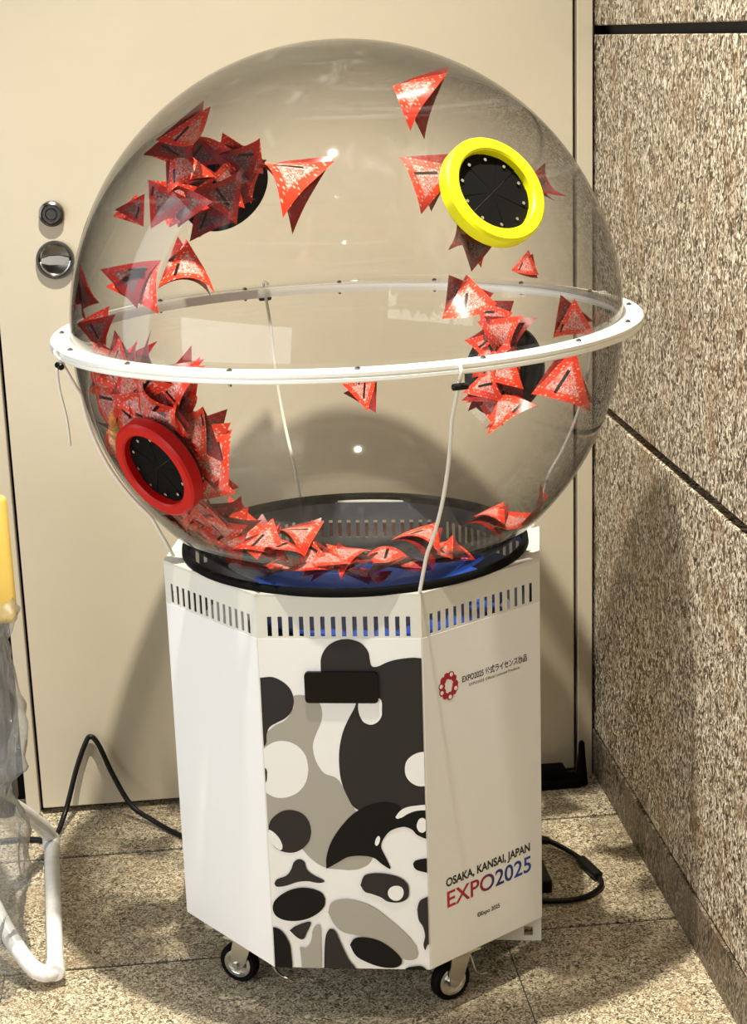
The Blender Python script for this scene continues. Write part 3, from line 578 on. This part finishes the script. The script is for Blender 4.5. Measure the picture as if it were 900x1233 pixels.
# corners exactly
for i in range(8):
    j = min(range(n), key=lambda q: (out[q][0] - OCT[i][0]) ** 2 + (out[q][1] - OCT[i][1]) ** 2); out[j] = OCT[i]
rings = []
for z in (ZT - .001, ZT + .0025):
    rings.append([bm.verts.new((x, y, z)) for x, y in out])
    rings.append([bm.verts.new((ro * math.cos(2 * PI * k / n), ro * math.sin(2 * PI * k / n), z)) for k in range(n)])
for k in range(n):
    j = (k + 1) % n
    for a, b in ((rings[0], rings[1]), (rings[2], rings[3]), (rings[0], rings[2]), (rings[1], rings[3])): bm.faces.new((a[k], a[j], b[j], b[k]))
obj('top_plate', bm, M_cream, mach)
obj('gasket', lathe(new(), [(.2950, .7735), (.305, .7778), (.3062, .780), (.3055, .7885), (.3025, .7900), (.2955, .7895)], 96, closed=True), M_rubber, mach, True, label='black rubber ring under the globe')
obj('added_slot_backing', bx((-.125, -yf + .004, .690), (.125, -yf + .006, .732)), mat('dark_red_board', (.16, .012, .016), .6), mach)  # added strip that hides the bright door behind the rear slots
obj('inner_floor', lathe(new(), [(0, .64), (.280, .64), (.280, .645), (0, .645)], 64), M_inside, mach)
obj('blue_plate', lathe(new(), [(0, .690), (.225, .690), (.227, .695), (.225, .699), (0, .699)], 64, Matrix.Translation((.036, -.044, 0))), M_blue, mach, label='round blue plate below the globe')
# globe
SZ, SR = 1.172, .4687
def shell(t0, t1, nseg=48):
    pr = [(SR * math.sin(R(t0 + (t1 - t0) * k / nseg)), SR * math.cos(R(t0 + (t1 - t0) * k / nseg))) for k in range(nseg + 1)]
    q = [(r * (SR - .003) / SR, z * (SR - .003) / SR) for r, z in pr]
    return lathe(new(), pr + q[::-1], 128, closed=(t0 > 0 and t1 < 180))
obj('upper_dome', shell(0, 89.6), M_dome, mach, True, (0, 0, SZ), label='upper clear acrylic hemisphere')
obj('lower_dome', shell(90.4, 180), M_dome, mach, True, (0, 0, SZ), label='lower clear acrylic bowl')
cs, sn = math.cos(PSI), math.sin(PSI)
tlx, tly = cs * .010 + sn * -.0094, -sn * .010 + cs * -.0094
RZ = 1.169
fr = empty('flange', (0, 0, RZ), parent=mach); fr.rotation_euler = (tly, -tlx, 0)
r0, r1 = SR - .0015, .502
prof = [(r0, -.0085), (r1 - .002, -.0085), (r1, -.0065), (r1, -.0018), (r1 - .0015, -.0006), (r1 - .0015, .0006), (r1, .0018), (r1, .0065), (r1 - .002, .0085), (r0, .0085)]
obj('flange_ring', lathe(new(), prof, 160, closed=True), M_ring, fr, True, label='milky white ring around the globe', autosmooth=40)
for k in range(16):
    t = 2 * PI * (k + .35) / 16; x, y = .486 * math.cos(t), .486 * math.sin(t)
    bm = cyl(new(), (x, y, -.014), (x, y, .0125), .0024, 8); cyl(bm, (x, y, .0085), (x, y, .0112), .0048, 6); cyl(bm, (x, y, -.0112), (x, y, -.0085), .0048, 6)
    obj('bolt', bm, M_dsteel, fr)
# cords from the flange down to the cabinet corners
def cord_pts(a0, p1):
    a0 = R(a0); p0 = Vector((.500 * math.cos(a0), .500 * math.sin(a0), RZ - .012)); p1 = Vector(p1); out = []
    for k in range(25):
        t = k / 24; p = p0.lerp(p1, t); dz = p.z - SZ
        rs = math.sqrt(max(SR ** 2 - dz * dz, 0)) + .006; rr = math.hypot(p.x, p.y)
        if rr < rs and t < .99 and rs < .6: p.x *= rs / rr; p.y *= rs / rr
        out.append(p)
    return out
for a0, p1 in ((-65, (.133, -.283, ZT + .004)), (-151, (-.312, -.075, ZT + .004)), (115, (-.134, .278, ZT + .004)), (27, (.312, .092, ZT + .004))):
    cp = cord_pts(a0, p1)
    t = R(a0); d = Vector((math.cos(t), math.sin(t), 0)); tg = Vector((-d.y, d.x, 0))
    loop = [d * .500 + Vector((0, 0, RZ - .012)), d * .5085 + Vector((0, 0, RZ)), d * .502 + Vector((0, 0, RZ + .012)), d * .478 + Vector((0, 0, RZ + .0105))]
    bm = tube(new(), smooth_path(cp, 3), .0032, 8); tube(bm, smooth_path(loop, 4), .0028, 8)
    c = obj('tie_cord', bm, M_cord, mach, True)
    p = d * .503 + Vector((0, 0, RZ - .020))
    bm = cyl(new(), p - tg * .0125, p + tg * .0125, .0052, 14, .0015)
    obj('cord_clip', bm, M_blkplastic, c, True, autosmooth=40)
# loose cord tail hanging at the left
t = R(-153); d = Vector((math.cos(t), math.sin(t), 0))
obj('cord_tail', tube(new(), smooth_path([d * .503 + Vector((0, 0, RZ - .02)), d * .505 + Vector((.003, 0, RZ - .06)), d * .500 + Vector((.006, 0, RZ - .11)), d * .500 + Vector((.008, 0, RZ - .155))], 6), .0022, 8), M_cord, mach, True)
# portholes
def porthole(n, rim_mat, ro, ri, depth, lab, flange=-.009):
    n = Vector(n).normalized()
    F = frame_z(n, n * SR + Vector((0, 0, SZ)))
    zc = -SR + math.sqrt(SR ** 2 - ro ** 2)         # the shell falls away from the tangent plane
    zi = -SR + math.sqrt(SR ** 2 - ri ** 2); rf = ro + flange; zf = -SR + math.sqrt(SR ** 2 - rf ** 2)
    pr = [(ri, zi + .001), (ri, depth - .003), (ri + .003, depth), (ro - .004, depth), (ro, depth - .004), (ro, zc + .001)]
    rim = obj('porthole', lathe(new(), pr, 72, F, closed=True), rim_mat, mach, True, label=lab, autosmooth=35)
    bm = lathe(new(), [(ri - .008, zi - .014), (rf - .001, zf - .012), (rf, zf - .004), (ri - .006, zi - .004)], 64, F, closed=True)
    obj('inner_flange', bm, M_blkplastic, rim, True, autosmooth=35)
    for k in range(12):
        a, b = 2 * PI * k / 12 + .002, 2 * PI * (k + 1) / 12 - .002
        mid = (a + b) / 2; tip = .0003
        bm = new(); P = []
        for zz in (.0, .0016):
            P.append([bm.verts.new(F @ Vector((tip * math.cos(mid), tip * math.sin(mid), .002 + zz)))] +
                     [bm.verts.new(F @ Vector(((ri + .001) * math.cos(a + (b - a) * q / 4), (ri + .001) * math.sin(a + (b - a) * q / 4), zi + .004 + zz + .0012 * (k % 2)))) for q in range(5)])
        m_ = len(P[0]); bm.faces.new(P[0][::-1]); bm.faces.new(P[1])
        for q in range(m_): bm.faces.new((P[0][q], P[0][(q + 1) % m_], P[1][(q + 1) % m_], P[1][q]))
        obj('rubber_flap', bm, M_rubber, rim)
    bm = new()
    for k in range(10):
        a = 2 * PI * (k + .3) / 10; q = Vector(((ri - .011) * math.cos(a), (ri - .011) * math.sin(a), zi + .007))
        cyl(bm, F @ q, F @ (q + Vector((0, 0, .003))), .0028, 8)
    obj('rivet', bm, M_chrome, rim, kind='stuff')
    return rim
porthole(PORTS[0], M_yellow, .086, .0645, .017, 'bright yellow porthole rim with black rubber flaps')
porthole(PORTS[1], M_red, .083, .0625, .017, 'red porthole rim with black rubber flaps')
porthole(PORTS[2], mat('orange_plastic', (.85, .42, .01), .4), .080, .0615, .012, 'rear orange porthole rim seen through the globe', .010)
porthole(PORTS[3], mat('navy_plastic', (.015, .03, .10), .4), .080, .0615, .012, 'rear dark porthole rim seen through the globe', .010)
# casters
def caster(x, y, rz):
    c = empty('caster', (x, y, 0), rz, mach)
    bm = new(); box(bm, (-.03, -.03, .096), (.03, .03, .1005)); cyl(bm, (0, 0, .088), (0, 0, .097), .018, 20)
    box(bm, (-.020, -.0155, .084), (.020, .0155, .089))
    for s in (-1, 1):
        v0 = len(bm.verts); pts = [(-.019, .087), (.019, .087), (.026, .055), (.024, .036), (.018, .026), (.008, .028), (-.004, .045)]
        a = [bm.verts.new((u, s * .0155, v)) for u, v in pts]; b = [bm.verts.new((u, s * .0130, v)) for u, v in pts]
        bm.faces.new(a); bm.faces.new(b[::-1])
        for k in range(len(pts)): bm.faces.new((a[k], a[(k + 1) % len(pts)], b[(k + 1) % len(pts)], b[k]))
    obj('fork', bm, mat_zinc, c)
    AX = frame_z((0, 1, 0), (.016, 0, .0375))
    obj('tyre', lathe(new(), [(.026, -.010), (.034, -.010), (.0372, -.006), (.0372, .006), (.034, .010), (.026, .010)], 40, AX, closed=True), M_rubber, c, True, autosmooth=40)
    obj('hub', lathe(new(), [(0, -.0085), (.016, -.0085), (.020, -.0105), (.0262, -.0100), (.0262, .0100), (.020, .0105), (.016, .0085), (0, .0085)], 40, AX), M_chrome, c, True, autosmooth=30)
    bm = cyl(new(), (.016, -.0195, .0375), (.016, .0195, .0375), .0062, 6)
    obj('axle_bolt', bm, M_chrome, c)
    obj('brake_lever', tube(new(), smooth_path([(-.018, -.008, .080), (-.030, -.010, .070), (-.038, -.012, .050), (-.047, -.015, .026), (-.062, -.018, .014), (-.072, -.019, .012)], 5), .0030, 8), M_chrome, c, True)
mat_zinc = mat('zinc', (.52, .49, .42), .32, 1)
caster(-.205, -.165, R(160)); caster(.176, -.198, R(215)); caster(.19, .18, R(30)); caster(-.19, .18, R(120))
for o in mach.children:
    if o.name.startswith('caster'):
        pass
bm = new(); xs = [.232, .296, .309, .3235]; 
b_ = cell_panel([.232, .292, .308, .3235], [.050, .060, .078, .1025], {(1, 1)}, .0022)
obj('base_bracket', b_, M_cream, mach, loc=(0, -.090, 0))

# ------------------------------------------------------------------ paper tickets
def ticket_mesh(variant):
    # folded triangular ticket: printed ply curled, back ply hinged along one leg
    bm = new(); uvl = bm.loops.layers.uv.new('UVMap'); n = 10
    amp, op, tw, tip = [(.14, .16, .10, .16), (.24, .26, -.16, .30), (-.20, .14, .14, -.25), (.36, .30, .05, .40)][variant]
    def pos(i, j, ply):
        u, v = i / n, j / n
        x = (u - .5 + v * .5) * 1.08; y = (v - .36) * .95
        z = amp * (1 - (2 * (u + v * .5) - 1) ** 2) * (1 - .4 * v) + tw * x * y * 1.6 + tip * max(0, v - .45) ** 2 - tip * .8 * max(0, u - .6) ** 2
        if ply:                                                # the back ply has slipped round the corner it is glued at
            z -= .014 + u * op; a_ = [.24, -.20, .34, .16][variant]
            dx, dy = x + .5, y + .34; x = -.5 + dx * math.cos(a_) - dy * math.sin(a_); y = -.34 + dx * math.sin(a_) + dy * math.cos(a_)
        return Vector((x, y, z))
    for ply in (0, 1):
        V = {(i, j): bm.verts.new(pos(i, j, ply)) for j in range(n + 1) for i in range(n + 1 - j)}
        for j in range(n):
            for i in range(n - j):
                for tri in ([(i, j), (i + 1, j), (i, j + 1)],) + (([(i + 1, j), (i + 1, j + 1), (i, j + 1)],) if i + j < n - 1 else ()):
                    f = bm.faces.new([V[q] for q in tri]); f.smooth = True; f.material_index = ply
                    for lp, q in zip(f.loops, tri): lp[uvl].uv = (q[0] / n, q[1] / n)
    me = bpy.data.meshes.new('ticket'); bm.to_mesh(me); bm.free()
    for M in (M_tfront, M_tback_shaded): me.materials.append(M)
    return me
TM = [ticket_mesh(v) for v in range(4)]
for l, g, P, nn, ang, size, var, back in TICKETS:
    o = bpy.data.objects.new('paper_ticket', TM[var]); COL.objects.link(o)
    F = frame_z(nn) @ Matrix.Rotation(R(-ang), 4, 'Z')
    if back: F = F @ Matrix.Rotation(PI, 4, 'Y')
    P = Vector(P); cen = Vector((CX, CY, SZ))
    Q = [F.to_3x3() @ v.co * size for v in TM[var].vertices]
    for _ in range(60):                                        # keep every corner inside the globe
        far = max(Q, key=lambda q: (P + q - cen).length); d = (P + far - cen).length - (SR - .005)
        if d <= 0: break
        P -= (P + far - cen).normalized() * (d + .0005)
    F.translation = P
    o.matrix_world = F @ Matrix.Scale(size, 4)
    tag(o, l, 'ticket', g)

# ------------------------------------------------------------------ wrapped stand at the left
st = empty('wrapped_stand', (-.40, 3.1, 0))
tag(st, 'plastic-wrapped stand with yellow top and white tube foot at left edge', 'stand')
def S(p): return (p[0] + .40, p[1] - 3.1, p[2])
bm = tube(new(), [S(p) for p in smooth_path([(-.44, 3.06, .30), (-.405, 3.20, .21), (-.372, 3.34, .10), (-.3595, 3.395, .045), (-.3585, 3.395, .034)], 6)], .0155, 14)
obj('tube_leg', bm, M_tube, st, True)
obj('tube_rail', tube(new(), [S((-.3590, 3.405, .032)), S((-.3165, 2.875, .032))], .0155, 14), M_tube, st, True)
bm = tube(new(), [S(p) for p in smooth_path([(-.3165, 2.872, .030), (-.335, 2.862, .030), (-.362, 2.875, .045), (-.40, 2.92, .085), (-.45, 3.0, .15)], 6)], .0155, 14)
obj('tube_foot', bm, M_tube, st, True)
bm = cyl(new(), S((-.3598, 3.415, .032)), S((-.3572, 3.375, .032)), .0185, 16, .003)
obj('tube_joint', bm, M_tube, st, True, autosmooth=40)
bm = cyl(new(), S((-.3160, 2.858, .031)), S((-.3180, 2.893, .031)), .0185, 16, .003)
obj('tube_joint', bm, M_tube, st, True, autosmooth=40)
bm = bx(S((-.62, 3.09, .62)), S((-.352, 3.115, .864)), .011, 3)
obj('top_panel', bm, M_orangewood, st, True, label='yellow rounded panel', autosmooth=40)
bm = bx(S((-.62, 3.05, .25)), S((-.385, 3.15, .62)), .01, 2)
obj('folded_body', bm, mat('dark_grey_fabric', (.10, .105, .11), .6), st, True, autosmooth=40)
# plastic sheet: a crumpled sleeve, gathered under the yellow panel and again above the foot
from mathutils import noise as mn
bm = new(); nu, nv = 64, 90; V = []
def half_width(v):
    pts = [(0, .150), (.03, .165), (.10, .140), (.22, .150), (.36, .170), (.44, .168), (.47, .135), (.52, .130), (.62, .160), (.72, .165), (.84, .140), (1, .145)]
    for (a, wa), (c, wc) in zip(pts[:-1], pts[1:]):
        if v <= c: return wa + (wc - wa) * (v - a) / (c - a)
    return wc
for j in range(nv + 1):
    v = j / nv; z = .672 - .668 * v; row = []
    for i in range(nu):
        t = 2 * PI * i / nu; ct, st_ = math.cos(t), math.sin(t)
        q = Vector((ct * 1.5, st_ * 1.5, z * 5))
        rg = 1 - abs(mn.noise(q * 1.3)) * 2; rg2 = 1 - abs(mn.noise(q * 3.1 + Vector((3, 1, 7)))) * 2
        cr_ = .020 * rg + .011 * rg2 - .022
        ax = half_width(v); ay = .075 + .05 * v
        px = -.511 + (ax + cr_) * math.copysign(abs(ct) ** .8, ct); py = 3.08 + (ay + cr_) * math.copysign(abs(st_) ** .8, st_) - .16 * v
        row.append(bm.verts.new(S((px, py, z))))
    V.append(row)
for j in range(nv):
    for i in range(nu): bm.faces.new((V[j][i], V[j][(i + 1) % nu], V[j + 1][(i + 1) % nu], V[j + 1][i]))
obj('plastic_sheet', bm, M_bag, st, True, label='crumpled clear plastic wrapping')

# ------------------------------------------------------------------ cords on the floor
cp = smooth_path([(-.60, 3.45, .007), (-.46, 3.475, .007), (-.40, 3.470, .007), (-.362, 3.462, .007), (-.338, 3.53, .035), (-.310, 3.575, .115), (-.289, 3.588, .165), (-.2755, 3.591, .184), (-.259, 3.588, .166),
                  (-.232, 3.575, .098), (-.195, 3.545, .035), (-.150, 3.51, .012), (-.11, 3.46, .007), (-.05, 3.38, .007), (.02, 3.25, .007)], 7)
tag(obj('extension_lead', tube(new(), cp, .0058, 10), M_blkplastic, None, True), 'black power cord looping up against the door from the floor', 'cord')
ad = empty('adapter_cord', (.66, 3.14, 0))
tag(ad, 'short black cord loop with inline plug on floor right of the machine', 'cord')
def S2(p): return (p[0] - .66, p[1] - 3.14, p[2])
obj('cable', tube(new(), [S2(p) for p in smooth_path([(.45, 3.25, .03), (.58, 3.262, .030), (.64, 3.258, .026), (.675, 3.245, .018), (.712, 3.195, .012), (.735, 3.13, .010), (.742, 3.075, .008), (.728, 3.045, .007), (.690, 3.018, .007), (.64, 3.014, .007), (.56, 3.03, .007), (.46, 3.06, .007)], 7)], .0055, 10), M_blkplastic, ad, True)
obj('inline_plug', cyl(new(), S2((.722, 3.165, .013)), S2((.741, 3.092, .011)), .0105, 14, .003), M_blkplastic, ad, True, autosmooth=40)
obj('cable_collar', cyl(new(), S2((.60, 3.262, .028)), S2((.672, 3.247, .019)), .0085, 14, .002), M_blkplastic, ad, True, autosmooth=40)
bm = bx((.598, 3.06, .0005), (.640, 3.16, .028), .003)
tag(obj('power_adapter', bm, M_blkplastic), 'black power adapter block lying beside the right rear of the machine', 'adapter')
# door stop in the corner
ds = empty('door_stop', (.77, 3.55, 0)); tag(ds, 'black metal door stop in the corner beside the granite wall', 'door stop')
bm = bx((-.075, -.02, 0), (.035, .035, .018), .004); box(bm, (-.05, -.005, .018), (.005, .033, .045), .006)
obj('base', bm, M_black, ds)
obj('peg', lathe(new(), [(0, 0), (.015, 0), (.012, .03), (.008, .075), (.007, .098), (.004, .103), (0, .104)], 16, Matrix.Translation((.042, .005, 0))), M_black, ds, True)
